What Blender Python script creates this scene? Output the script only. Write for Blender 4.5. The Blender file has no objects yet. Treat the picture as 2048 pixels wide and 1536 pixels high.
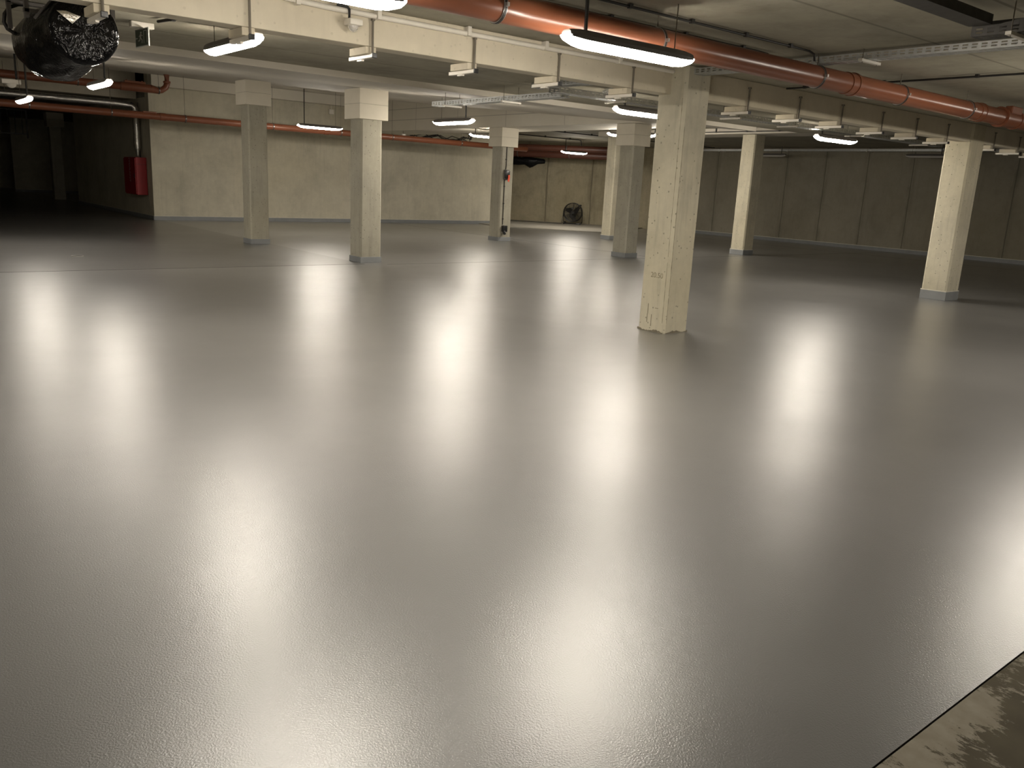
import bpy, bmesh, math, random
from mathutils import Vector, Matrix
random.seed(7)
C = bpy.context.scene.collection
PI = math.pi

# ------------------------------------------------------------------ materials
def new_mat(name):
    m = bpy.data.materials.new(name); m.use_nodes = True
    nt = m.node_tree; b = nt.nodes['Principled BSDF']
    return m, nt, b
def N(nt, t, **kw):
    n = nt.nodes.new(t)
    for k, v in kw.items():
        if k in n.inputs: n.inputs[k].default_value = v
        else: setattr(n, k, v)
    return n
def L(nt, a, b): nt.links.new(a, b)
def coords(nt, rnd=True):
    tc = N(nt, 'ShaderNodeTexCoord'); oi = N(nt, 'ShaderNodeObjectInfo')
    if not rnd: return tc.outputs['Object']
    mu = N(nt, 'ShaderNodeMath', operation='MULTIPLY'); mu.inputs[1].default_value = 57.0
    L(nt, oi.outputs['Random'], mu.inputs[0])
    va = N(nt, 'ShaderNodeVectorMath', operation='ADD')
    L(nt, tc.outputs['Object'], va.inputs[0]); L(nt, mu.outputs[0], va.inputs[1])
    return va.outputs[0]
def noise(nt, vec, scale, detail=4, rough=.55, dist=0.0, stretch=None):
    if stretch:
        mp = N(nt, 'ShaderNodeMapping'); mp.inputs['Scale'].default_value = stretch
        L(nt, vec, mp.inputs['Vector']); vec = mp.outputs[0]
    n = N(nt, 'ShaderNodeTexNoise'); n.inputs['Scale'].default_value = scale
    n.inputs['Detail'].default_value = detail; n.inputs['Roughness'].default_value = rough
    n.inputs['Distortion'].default_value = dist
    L(nt, vec, n.inputs['Vector']); return n.outputs['Fac']
def ramp(nt, fac, stops):
    r = N(nt, 'ShaderNodeValToRGB'); e = r.color_ramp.elements
    while len(e) < len(stops): e.new(.5)
    for i, (p, c) in enumerate(stops):
        e[i].position = p; e[i].color = (c[0], c[1], c[2], 1) if not isinstance(c, (int, float)) else (c, c, c, 1)
    L(nt, fac, r.inputs['Fac']); return r.outputs['Color']
def mixc(nt, fac, a, b, mode='MIX'):
    m = N(nt, 'ShaderNodeMix', data_type='RGBA', blend_type=mode)
    if isinstance(fac, (int, float)): m.inputs[0].default_value = fac
    else: L(nt, fac, m.inputs[0])
    for i, v in ((6, a), (7, b)):
        if isinstance(v, tuple): m.inputs[i].default_value = (v[0], v[1], v[2], 1)
        else: L(nt, v, m.inputs[i])
    return m.outputs[2]
def math_(nt, op, a, b=None, c=None):
    m = N(nt, 'ShaderNodeMath', operation=op)
    for i, v in enumerate((a, b, c)):
        if v is None: continue
        if isinstance(v, (int, float)): m.inputs[i].default_value = v
        else: L(nt, v, m.inputs[i])
    return m.outputs[0]
def bump(nt, b, h, dist=.005, strength=.5, normal=None):
    n = N(nt, 'ShaderNodeBump'); n.inputs['Distance'].default_value = dist; n.inputs['Strength'].default_value = strength
    L(nt, h, n.inputs['Height'])
    if normal: L(nt, normal, n.inputs['Normal'])
    L(nt, n.outputs[0], b.inputs['Normal']); return n.outputs[0]

def concrete(name, base, var=.25, pores=.6, streak=.0, seams=None, rough=.85, scale=1.3, tint=(.80, .74, .55), mul=1.0, lines=None):
    """seams: (axis, period, offset, width) dark formwork joints with damp runs down the wall"""
    m, nt, b = new_mat(name)
    v = coords(nt, seams is None and lines is None)
    n1 = noise(nt, v, scale, 5, .6, .3); n2 = noise(nt, v, scale*7, 4, .6); n3 = noise(nt, v, scale*.35, 2)
    dark = tuple(c*(1-var) for c in base); light = tuple(min(1, c*(1+var*.6)) for c in base)
    col = ramp(nt, n1, [(.3, dark), (.5, base), (.72, light)])
    col = mixc(nt, math_(nt, 'MULTIPLY', ramp(nt, n3, [(.4, 0.0), (.7, 1.0)]), .35), col, tuple(base[i]*tint[i] for i in range(3)))
    col = mixc(nt, .25, col, ramp(nt, n2, [(.3, dark), (.7, light)]))
    if streak:
        ns = noise(nt, v, 3.0, 5, .6, .2, (4, 4, .35))
        col = mixc(nt, math_(nt, 'MULTIPLY', ramp(nt, ns, [(.52, 0.0), (.75, 1.0)]), streak), col, tuple(c*.55 for c in base))
    h = n2
    if pores:
        vo = N(nt, 'ShaderNodeTexVoronoi'); vo.inputs['Scale'].default_value = 14; L(nt, v, vo.inputs['Vector'])
        nn = noise(nt, v, 30, 2)
        d = math_(nt, 'ADD', vo.outputs['Distance'], math_(nt, 'MULTIPLY', nn, .12))
        pm = ramp(nt, d, [(.16, 1.0), (.22, 0.0)])
        col = mixc(nt, math_(nt, 'MULTIPLY', pm, pores), col, tuple(c*.42 for c in base))
        h = math_(nt, 'SUBTRACT', n2, math_(nt, 'MULTIPLY', pm, .8))
    sx = None
    for sm in (seams or []):
        ax, per, off, wid = sm
        if sx is None: sx = N(nt, 'ShaderNodeSeparateXYZ'); L(nt, v, sx.inputs[0])
        c = sx.outputs[ax]
        wob = math_(nt, 'MULTIPLY', math_(nt, 'SUBTRACT', noise(nt, v, 1.2, 3), .5), .05)
        t = math_(nt, 'MODULO', math_(nt, 'ADD', math_(nt, 'ADD', c, wob), 100*per-off), per)
        t = math_(nt, 'MINIMUM', t, math_(nt, 'SUBTRACT', per, t))
        line = ramp(nt, math_(nt, 'DIVIDE', t, wid), [(.5, 1.0), (1.0, 0.0)])
        col = mixc(nt, math_(nt, 'MULTIPLY', line, .75), col, tuple(c_*.35 for c_ in base))
        run = ramp(nt, t, [(0.0, 1.0), (.18, 0.0)])
        rn = noise(nt, v, 2.2, 5, .65, .3, (3, 3, .5))
        run = math_(nt, 'MULTIPLY', run, ramp(nt, rn, [(.42, 0.0), (.62, 1.0)]))
        col = mixc(nt, math_(nt, 'MULTIPLY', run, .6), col, tuple(c_*.45 for c_ in base))
    for (ax, pos, wid) in (lines or []):
        if sx is None: sx = N(nt, 'ShaderNodeSeparateXYZ'); L(nt, v, sx.inputs[0])
        t = math_(nt, 'ABSOLUTE', math_(nt, 'SUBTRACT', sx.outputs[ax], pos))
        line = ramp(nt, math_(nt, 'DIVIDE', t, wid), [(.5, 1.0), (1.0, 0.0)])
        col = mixc(nt, math_(nt, 'MULTIPLY', line, .7), col, tuple(c_*.4 for c_ in base))
    L(nt, col, b.inputs['Base Color']); b.inputs['Roughness'].default_value = rough
    bump(nt, b, h, .004, .5)
    return m

def plain(name, col, rough=.5, metal=0.0, var=.08, scale=8, bumpd=0.0, spec=None):
    m, nt, b = new_mat(name)
    v = coords(nt)
    n = noise(nt, v, scale, 4)
    c = ramp(nt, n, [(.3, tuple(x*(1-var) for x in col)), (.7, tuple(min(1, x*(1+var)) for x in col))])
    L(nt, c, b.inputs['Base Color']); b.inputs['Roughness'].default_value = rough; b.inputs['Metallic'].default_value = metal
    if spec is not None: b.inputs['Specular IOR Level'].default_value = spec
    if bumpd: bump(nt, b, noise(nt, v, scale*3, 4), bumpd, .6)
    return m

M = {}
M['wall'] = concrete('wall_concrete', (.55, .515, .41), .24, .25, .25, scale=.9)
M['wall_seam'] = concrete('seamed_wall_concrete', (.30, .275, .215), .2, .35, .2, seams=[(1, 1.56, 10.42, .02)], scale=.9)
M['wall_diag'] = concrete('stained_wall_concrete', (.46, .41, .29), .3, .5, .35, seams=[(0, 1.15, 22.3, .02)], scale=1.1)
M['ceil'] = concrete('slab_concrete', (.33, .305, .235), .38, .15, 0, scale=.9, lines=[(1, 3.66, .02), (1, 2.66, .02), (1, 9.3, .02)])
M['beam'] = concrete('beam_concrete', (.60, .545, .43), .15, .15, .1, scale=1.0)
M['beam_white'] = concrete('pale_painted_beam', (.66, .62, .53), .07, 0, 0, scale=.7, rough=.7, lines=[(2, 3.42, .012), (2, 3.75, .012), (1, 16.2, .01), (1, 18.6, .01), (1, 20.9, .01), (1, 23.2, .01)])
M['soffit'] = concrete('pale_soffit', (.56, .52, .445), .10, 0, 0, scale=.6, rough=.75)
M['column'] = concrete('column_concrete', (.55, .51, .395), .22, .8, .5, scale=1.6)
M['column_grey'] = concrete('grey_column_concrete', (.37, .35, .285), .2, .75, .45, scale=1.6)
M['board'] = plain('fire_board', (.66, .61, .50), .75, var=.04, scale=3)
M['band'] = plain('grey_coating', (.235, .245, .25), .38, var=.08, scale=4, bumpd=.0006)
M['seal'] = plain('pale_sealant', (.60, .57, .48), .5, var=.1)
M['mortar'] = concrete('repair_mortar', (.20, .175, .125), .3, .3, 0, scale=9)
M['orange'] = plain('orange_pvc', (.215, .074, .036), .30, var=.10, scale=2)
M['brown'] = plain('dull_brown_pipe', (.085, .028, .016), .45, var=.1)
M['galv'] = plain('galvanised_steel', (.50, .51, .50), .42, .75, .10, 20)
M['darkgalv'] = plain('shade_and_blade_steel', (.07, .066, .06), .55, .6, .15, 20)  # shade of the unlit corner trays put into the colour; fan blades share it
M['steel'] = plain('zinc_steel', (.55, .54, .52), .35, .85, .10, 20)
M['dark'] = plain('dark_rubber', (.018, .016, .014), .5, var=.1)
M['black'] = plain('black_plastic', (.012, .012, .012), .35, var=.1)
M['rod'] = plain('dull_rod', (.16, .14, .11), .6, .3, .1)
M['white'] = plain('white_plastic', (.72, .68, .60), .45, var=.05)
M['foil'] = plain('aluminium_foil', (.62, .60, .56), .25, .9, .12, 12, .012)
M['red'] = plain('red_enamel', (.30, .005, .008), .5, var=.06)
M['redmark'] = plain('pale_lettering', (.45, .38, .38), .5, var=.03)
M['handle'] = plain('red_orange_plastic', (.75, .09, .035), .4, var=.05)
M['housing'] = plain('luminaire_housing', (.11, .10, .092), .5, var=.05)
M['offdiff'] = plain('unlit_diffuser', (.60, .58, .54), .3, var=.04)
M['stamp'] = plain('faded_stamp', (.25, .22, .15), .85, var=.25, scale=30)
M['signgreen'] = plain('sign_green', (.012, .035, .022), .35, var=.05)
M['signwhite'] = plain('sign_white', (.55, .56, .52), .45, var=.05)

def lamp_mat():
    m, nt, b = new_mat('lit_diffuser')
    b.inputs['Base Color'].default_value = (.9, .88, .82, 1)
    b.inputs['Emission Color'].default_value = (1.0, .915, .79, 1)
    b.inputs['Emission Strength'].default_value = LAMP
    return m
LAMP = 170.0
M['lit'] = lamp_mat()

def wrap_mat():
    m, nt, b = new_mat('black_film')
    v = coords(nt)
    b.inputs['Base Color'].default_value = (.004, .004, .0045, 1); b.inputs['Roughness'].default_value = .10
    b.inputs['Specular IOR Level'].default_value = .16
    n1 = noise(nt, v, 11, 3, .5, 1.5, (1, 1, .5)); n2 = noise(nt, v, 30, 2, .5, .8, (1, 1, .5))
    rg = math_(nt, 'ABSOLUTE', math_(nt, 'SUBTRACT', n1, .5)); r2 = math_(nt, 'ABSOLUTE', math_(nt, 'SUBTRACT', n2, .5))
    bump(nt, b, math_(nt, 'ADD', rg, math_(nt, 'MULTIPLY', r2, .3)), .022, 1.0)
    return m
M['wrap'] = wrap_mat()

def floor_mat():
    m, nt, b = new_mat('grey_epoxy_coating')
    v = coords(nt, False)
    n = noise(nt, v, .5, 4, .55)
    col = ramp(nt, n, [(.3, (.130, .128, .124)), (.7, (.160, .158, .153))])
    sx = N(nt, 'ShaderNodeSeparateXYZ'); L(nt, v, sx.inputs[0])
    X, Y = sx.outputs[0], sx.outputs[1]
    wob = math_(nt, 'MULTIPLY', math_(nt, 'SUBTRACT', noise(nt, v, .8, 2), .5), .03)
    def groove(c, pos, other, lo, hi, w=.012):
        t = math_(nt, 'ABSOLUTE', math_(nt, 'SUBTRACT', math_(nt, 'ADD', c, wob), pos))
        g = math_(nt, 'LESS_THAN', t, w)
        g = math_(nt, 'MULTIPLY', g, math_(nt, 'GREATER_THAN', other, lo))
        return math_(nt, 'MULTIPLY', g, math_(nt, 'LESS_THAN', other, hi))
    g = groove(Y, 13.9, X, -6, 7.6, .016)
    for a in (groove(Y, 13.75, X, 8.0, 27.2), groove(X, 15.6, Y, 13.8, 26.7, .014), groove(X, 24.6, Y, 2, 24)):
        g = math_(nt, 'MAXIMUM', g, a)
    dim_reflection = math_(nt, 'MULTIPLY', math_(nt, 'GREATER_THAN', math_(nt, 'ADD', Y, wob), 13.9), math_(nt, 'LESS_THAN', X, 7.6))  # floor past the joint: its dimmer reflection painted in as darker colour
    col = mixc(nt, math_(nt, 'MULTIPLY', dim_reflection, .8), col, (.10, .098, .094))
    col = mixc(nt, math_(nt, 'MULTIPLY', g, .85), col, (.045, .042, .038))
    L(nt, col, b.inputs['Base Color'])
    r = noise(nt, v, .9, 5, .6, .5)
    L(nt, ramp(nt, r, [(.3, .37), (.7, .43)]), b.inputs['Roughness'])
    L(nt, math_(nt, 'MULTIPLY', math_(nt, 'SUBTRACT', 1.0, g), math_(nt, 'SUBTRACT', 1.0, math_(nt, 'MULTIPLY', dim_reflection, .2))), b.inputs['Coat Weight']); b.inputs['Coat IOR'].default_value = 1.5
    L(nt, ramp(nt, r, [(.3, .278), (.7, .292)]), b.inputs['Coat Roughness'])
    L(nt, math_(nt, 'MULTIPLY', math_(nt, 'SUBTRACT', 1.0, g), .33), b.inputs['Specular IOR Level'])
    b.inputs['IOR'].default_value = 1.52
    # orange-peel grain, roller marks and slight unevenness of the slab
    big = noise(nt, v, .55, 3, .5, .3)
    n1 = N(nt, 'ShaderNodeBump'); n1.inputs['Distance'].default_value = .004; n1.inputs['Strength'].default_value = 1.0
    L(nt, big, n1.inputs['Height'])
    mid = noise(nt, v, 2.6, 2, .5, .2)
    n2 = N(nt, 'ShaderNodeBump'); n2.inputs['Distance'].default_value = .0010; n2.inputs['Strength'].default_value = 1.0
    L(nt, mid, n2.inputs['Height']); L(nt, n1.outputs[0], n2.inputs['Normal'])
    fine = noise(nt, v, 150, 2, .6)
    n3 = N(nt, 'ShaderNodeBump'); n3.inputs['Distance'].default_value = .00085; n3.inputs['Strength'].default_value = 1.0
    L(nt, fine, n3.inputs['Height']); L(nt, n2.outputs[0], n3.inputs['Normal'])
    L(nt, n3.outputs[0], b.inputs['Normal']); L(nt, n3.outputs[0], b.inputs['Coat Normal'])
    return m
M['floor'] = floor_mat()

def raw_mat():
    m, nt, b = new_mat('worn_raw_concrete')
    v = coords(nt, False)
    a = noise(nt, v, 2.6, 2, .5, .4); d = noise(nt, v, 26, 6, .75, .3, (1.5, .7, 1))
    f = math_(nt, 'ADD', math_(nt, 'MULTIPLY', a, .62), math_(nt, 'MULTIPLY', d, .42))
    mask = ramp(nt, f, [(.53, 0.0), (.56, 1.0)])
    c1 = ramp(nt, noise(nt, v, 5, 4), [(.3, (.062, .050, .026)), (.7, (.105, .088, .05))])
    c2 = ramp(nt, noise(nt, v, 12, 4), [(.3, (.24, .21, .155)), (.7, (.33, .30, .235))])
    L(nt, mixc(nt, mask, c1, c2), b.inputs['Base Color']); b.inputs['Roughness'].default_value = .75
    bump(nt, b, mask, .001, .5)
    return m
M['raw'] = raw_mat()
M['screed'] = concrete('pale_screed', (.36, .34, .295), .1, 0, 0, rough=.55)

# ------------------------------------------------------------------ mesh helpers
class MB:
    def __init__(s): s.bm = bmesh.new()
    def box(s, x0, x1, y0, y1, z0, z1, bev=0.0):
        vs = [s.bm.verts.new(p) for p in ((x0,y0,z0),(x1,y0,z0),(x1,y1,z0),(x0,y1,z0),(x0,y0,z1),(x1,y0,z1),(x1,y1,z1),(x0,y1,z1))]
        fs = [s.bm.faces.new([vs[i] for i in f]) for f in ((3,2,1,0),(4,5,6,7),(0,1,5,4),(1,2,6,5),(2,3,7,6),(3,0,4,7))]
        if bev:
            es = list({e for f in fs for e in f.edges})
            bmesh.ops.bevel(s.bm, geom=es, offset=bev, segments=2, affect='EDGES', profile=.5)
        return s
    def hexa(s, pts):
        vs = [s.bm.verts.new(p) for p in pts]
        for f in ((3,2,1,0),(4,5,6,7),(0,1,5,4),(1,2,6,5),(2,3,7,6),(3,0,4,7)): s.bm.faces.new([vs[i] for i in f])
        return s
    def tube(s, pts, r, n=10, cap=True, radii=None):
        pts = [Vector(p) for p in pts]; rings = []
        for i, p in enumerate(pts):
            t = (pts[min(i+1, len(pts)-1)]-pts[max(i-1, 0)]).normalized()
            a = t.cross(Vector((0, 0, 1)))
            if a.length < .05: a = t.cross(Vector((0, 1, 0)))
            a.normalize(); b = t.cross(a).normalized()
            if rings and (a.dot(pa) < 0): a, b = -a, -b
            pa = a; rr = radii[i] if radii else r
            rings.append([s.bm.verts.new(p+rr*(math.cos(2*PI*k/n)*a+math.sin(2*PI*k/n)*b)) for k in range(n)])
        for u, w in zip(rings, rings[1:]):
            for k in range(n): s.bm.faces.new((u[k], u[(k+1) % n], w[(k+1) % n], w[k]))
        if cap:
            s.bm.faces.new(rings[0][::-1]); s.bm.faces.new(rings[-1])
        return s
    def torus(s, c, axis, R, r, n=28, m=8, a0=0, a1=2*PI, sx=1.0):
        c = Vector(c); ax = Vector(axis).normalized(); u = ax.cross(Vector((0, 0, 1)))
        if u.length < .05: u = ax.cross(Vector((0, 1, 0)))
        u.normalize(); w = ax.cross(u)
        full = abs(a1-a0-2*PI) < 1e-6; cnt = n if full else n+1; rings = []
        for i in range(cnt):
            a = a0+(a1-a0)*i/n; d = math.cos(a)*u*sx+math.sin(a)*w
            rings.append([s.bm.verts.new(c+d*R+r*(math.cos(2*PI*k/m)*d+math.sin(2*PI*k/m)*ax)) for k in range(m)])
        for i in range(n if full else n):
            u_, w_ = rings[i], rings[(i+1) % cnt]
            for k in range(m): s.bm.faces.new((u_[k], u_[(k+1) % m], w_[(k+1) % m], w_[k]))
        return s
    def ring(s, c, axis, r0, r1, h, n=32):      # flat band collar
        c = Vector(c); ax = Vector(axis).normalized(); u = ax.cross(Vector((0, 0, 1)))
        if u.length < .05: u = ax.cross(Vector((0, 1, 0)))
        u.normalize(); w = ax.cross(u); prof = [(r0, -h/2), (r1, -h/2), (r1, h/2), (r0, h/2)]; rings = []
        for i in range(n):
            d = math.cos(2*PI*i/n)*u+math.sin(2*PI*i/n)*w
            rings.append([s.bm.verts.new(c+d*r+ax*t) for r, t in prof])
        for i in range(n):
            a, b = rings[i], rings[(i+1) % n]
            for k in range(4): s.bm.faces.new((a[k], a[(k+1) % 4], b[(k+1) % 4], b[k]))
        return s
    def build(s, name, mat, parent=None, loc=None, smooth=False):
        bmesh.ops.recalc_face_normals(s.bm, faces=s.bm.faces)
        off = Vector((0, 0, 0))
        if loc is not None:
            off = Vector(loc)
            bmesh.ops.translate(s.bm, verts=s.bm.verts, vec=-off)
        elif parent is not None:
            off = Vector((0, 0, 0))
        me = bpy.data.meshes.new(name); s.bm.to_mesh(me); s.bm.free()
        if smooth:
            for p in me.polygons: p.use_smooth = True
            me.set_sharp_from_angle(angle=math.radians(38))
        me.materials.append(mat)
        o = bpy.data.objects.new(name, me); C.objects.link(o)
        if parent is not None: o.parent = parent
        if loc is not None and parent is None: o.location = off
        return o
def tag(o, label, cat, group=None, kind=None):
    o['label'] = label; o['category'] = cat
    if group: o['group'] = group
    if kind: o['kind'] = kind
    return o
def empty(name, loc, label, cat, rz=0, group=None):
    o = bpy.data.objects.new(name, None); C.objects.link(o); o.empty_display_size = .1
    o.location = loc; o.rotation_euler = (0, 0, rz)
    return tag(o, label, cat, group)
def children(o): return [c for c in C.objects if c.parent == o]
def copy_tree(o, parent=None):
    kids = children(o)
    c = o.copy(); C.objects.link(c); c.parent = parent
    for k in kids:
        if not k.name.startswith('suspension_rod'): copy_tree(k, c)
    return c
def struct(name, mb, mat, label=None, parent=None):
    o = mb.build(name, mat, parent)
    if parent is None: o['kind'] = 'structure'
    if label: o['label'] = label
    return o

# ------------------------------------------------------------------ room shell
SL = .083                                     # slope of the ramp soffit
def soff(y): return 2.85+(y-10.45)*SL
def ceil_z(x, y):
    if y < 10.45 and x < 16.0: return 2.93
    if y < 6.62: return 2.93
    if x < 14.45: return soff(y)
    if x < 16.0: return 3.10
    return 3.35

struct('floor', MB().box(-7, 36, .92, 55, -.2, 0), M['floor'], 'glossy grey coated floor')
struct('floor', MB().box(-7, 36, -7, .9155, -.2, -.003), M['raw'], 'worn uncoated floor strip')
b = MB(); b.hexa([(19.4,24.9,0),(21.95,21.9,0),(27.3,25.0,0),(20.9,34,0),(19.4,24.9,.03),(21.95,21.9,.03),(27.3,25.0,.03),(20.9,34,.03)])
struct('floor', b, M['screed'], 'pale low screed in the far corner')
# slabs
struct('ceiling', MB().box(-7, 16.0, -7, 10.45, 2.93, 3.3), M['ceil'], 'flat raw slab')
struct('ceiling', MB().box(16.0, 36, -7, 6.62, 2.93, 3.3), M['ceil'])
struct('ceiling', MB().hexa([(-7,10.451,2.85),(14.45,10.451,2.85),(14.45,27.1,soff(27.1)),(-7,27.1,soff(27.1)),(-7,10.451,4.6),(14.45,10.451,4.6),(14.45,27.1,4.6),(-7,27.1,4.6)]), M['soffit'], 'pale sloping ramp soffit')
struct('ceiling', MB().box(16.0, 36, 6.62, 36, 3.35, 3.7), M['ceil'])
struct('ceiling', MB().box(-7, 36, 28.3, 55, 3.58, 3.9), M['ceil'])
# walls
struct('wall_back', MB().box(7.45, 20.5, 26.8, 27.15, 0, 4.4), M['wall'])
struct('wall_left', MB().box(7.45, 7.8, 27.16, 37, 0, 3.58), M['wall'])
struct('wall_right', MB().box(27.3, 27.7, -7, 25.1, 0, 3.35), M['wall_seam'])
b = MB(); b.hexa([(20.5,34.4,0),(27.3,24.6,0),(27.7,24.9,0),(20.9,34.7,0),(20.5,34.4,3.35),(27.3,24.6,3.35),(27.7,24.9,3.35),(20.9,34.7,3.35)])
struct('wall_corner', b, M['wall_diag'])
struct('wall_far', MB().box(7.0, 36, 49, 49.3, 0, 3.58), M['wall'])
struct('wall_behind', MB().box(-7, 36, -7.3, -7.0, 0, 2.93), M['wall'])
struct('wall_side', MB().box(-7.3, -7.0, -7, 55, 0, 4.4), M['wall'])
struct('wall_end', MB().box(-7, 36, 55, 55.3, 0, 3.9), M['wall'])
# downstands (part of the shell)
struct('trim_1', MB().box(-7, 7.45, 28.05, 28.3, 3.56, 4.4), M['beam'], 'downstand over the dark opening')
# baseboards: grey coved upstand with a pale sealant bead
def upstand(name, x0, x1, y0, y1, bead):
    o = struct(name, MB().box(x0, x1, y0, y1, 0, .115), M['band'])
    bx = MB().box(x0, x1, y0, y1, .116, .132).build('sealant_bead', M['seal'], o)
    return o
upstand('baseboard_back', 7.45, 20.5, 26.785, 26.80, 0)
upstand('baseboard_left', 7.435, 7.449, 26.8, 37, 0)
upstand('baseboard_right', 27.285, 27.30, .9, 25.0, 0)
upstand('baseboard_far', 7.0, 30, 48.985, 49.0, 0)

# ------------------------------------------------------------------ beams
def beam(mb, mat, label, name='concrete_beam'):
    return tag(mb.build(name, mat), label, 'beam')
beam(MB().box(-7, 27.3, 6.43, 6.62, 2.64, 2.929, .006), M['beam'], 'long pale concrete beam crossing overhead, lined with hanging rods and brackets')
beam(MB().box(14.455, 15.99, 10.46, 26.79, 3.10, 4.55), M['beam_white'], 'wide cream beam with fine panel joints, running away over the boxed columns')
beam(MB().box(19.1, 20.2, 6.63, 19.75, 3.20, 3.349), M['soffit'], 'grey beam resting on the far unboxed columns near the right wall')
beam(MB().box(7.46, 14.44, 26.45, 26.79, 3.87, 4.55), M['beam_white'], 'pale downstand beam along the top of the back wall')

# ------------------------------------------------------------------ columns
def column(x0, y0, wx, wy, top, label, cap=None, band=.11, bead=True, cham=.03):
    cx, cy = x0+wx/2, y0+wy/2
    e = empty('concrete_column', (cx, cy, 0), label, 'column')
    mb = MB()
    hx, hy, c = wx/2, wy/2, cham
    prof = [(-hx+c,-hy),(hx-c,-hy),(hx,-hy+c),(hx,hy-c),(hx-c,hy),(-hx+c,hy),(-hx,hy-c),(-hx,-hy+c)]
    nz = 14; rings = []
    for k in range(nz+1):
        z = top*k/nz; rings.append([mb.bm.verts.new((x+random.uniform(-.0012,.0012), y+random.uniform(-.0012,.0012), z)) for x, y in prof])
    for a, b_ in zip(rings, rings[1:]):
        for i in range(8): mb.bm.faces.new((a[i], a[(i+1) % 8], b_[(i+1) % 8], b_[i]))
    mb.bm.faces.new(rings[0][::-1]); mb.bm.faces.new(rings[-1])
    mb.build('shaft', M['column_grey' if cap else 'column'], e)
    if band:
        MB().box(-hx-.006, hx+.006, -hy-.006, hy+.006, 0, band, .003).build('painted_base', M['band'], e)
        if bead: MB().box(-hx-.005, hx+.005, -hy-.005, hy+.005, band, band+.016).build('sealant_line', M['seal'], e)
    if cap:
        zb, zt, ov = cap
        zm = (zb+zt)/2
        cp = MB().box(-hx-ov, hx+ov, -hy-ov, hy+ov, zb, zm-.002, .002).build('fire_board_casing', M['board'], e)
        MB().box(-hx-ov, hx+ov, -hy-ov, hy+ov, zm+.002, zt, .002).build('fire_board_casing', M['board'], e)
        MB().box(-hx-ov+.004, hx+ov-.004, -hy-ov+.004, hy+ov-.004, zm-.004, zm+.004).build('board_joint', M['mortar'], e)
    return e
c1 = column(7.27, 6.215, .42, .41, 2.925, 'tall cream concrete column nearest the camera, with faint stamped digits', band=0)
column(14.71, 6.39, .48, .434, 2.925, 'cream concrete column on the right, grey painted foot and pale sealant line', band=.15)
column(19.34, 13.97, .44, .44, 3.195, 'smaller bare column before the seamed right wall, darker patch at its top', band=.13)
column(14.66, 13.96, .42, .45, 3.098, 'boxed column directly behind the nearest column, its casing hiding two lamps', cap=(2.606, 3.097, .07), bead=False)
column(14.53, 18.81, .44, .46, 3.098, 'boxed column carrying a black cable, isolator switch and socket', cap=(2.59, 3.097, .07), bead=False)
column(7.62, 14.10, .44, .44, 3.155, 'boxed column standing left of centre, large cream casing at its head', cap=(2.62, 3.148, .075), bead=False)
column(7.14, 18.30, .43, .45, 3.51, 'leftmost boxed column, slim shaft with chipped foot before the back wall', cap=(2.99, 3.495, .07), bead=False)
column(19.36, 19.19, .43, .40, 3.195, 'far bare column half hidden behind the boxed column', band=.12)
column(7.25, 40.6, .45, .45, 3.575, 'dim column deep inside the dark opening', cap=(3.0, 3.57, .1), band=0)
# marks on the nearest column
def text_mesh(txt, size, mat, name, parent=None, matrix=None, ext=.001):
    cu = bpy.data.curves.new(name, 'FONT'); cu.body = txt; cu.size = size; cu.extrude = ext; cu.align_x = 'CENTER'; cu.align_y = 'CENTER'
    t = bpy.data.objects.new(name+'_tmp', cu); C.objects.link(t)
    me = bpy.data.meshes.new_from_object(t); C.objects.unlink(t); bpy.data.objects.remove(t)
    me.materials.clear(); me.materials.append(mat)
    me.transform(matrix if matrix else Matrix())
    o = bpy.data.objects.new(name, me); C.objects.link(o)
    if parent: o.parent = parent
    return o
# the -X face: text reads along -Y (left to right in view), normal -X
def face_negx(loc): return Matrix.Translation(loc) @ Matrix(((0,0,-1,0),(-1,0,0,0),(0,1,0,0),(0,0,0,1)))
def face_negy(loc): return Matrix.Translation(loc) @ Matrix(((1,0,0,0),(0,0,-1,0),(0,1,0,0),(0,0,0,1)))
st = text_mesh('20.50', .085, M['stamp'], 'stamped_digits', c1, face_negx(Vector((-.2105, -.03, .655))))
st['label'] = 'faint stamped digits'
mb = MB(); rr = random.Random(3)
for (y, z, w, h) in ((.06,.26,.012,.12),(.065,.15,.011,.10),(.0,.13,.01,.14),(-.07,.28,.05,.008)):
    mb.box(-.2112, -.2105, y-w/2, y+w/2, z-h/2, z+h/2)
o = mb.build('scratch_marks', M['stamp'], c1)
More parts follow.
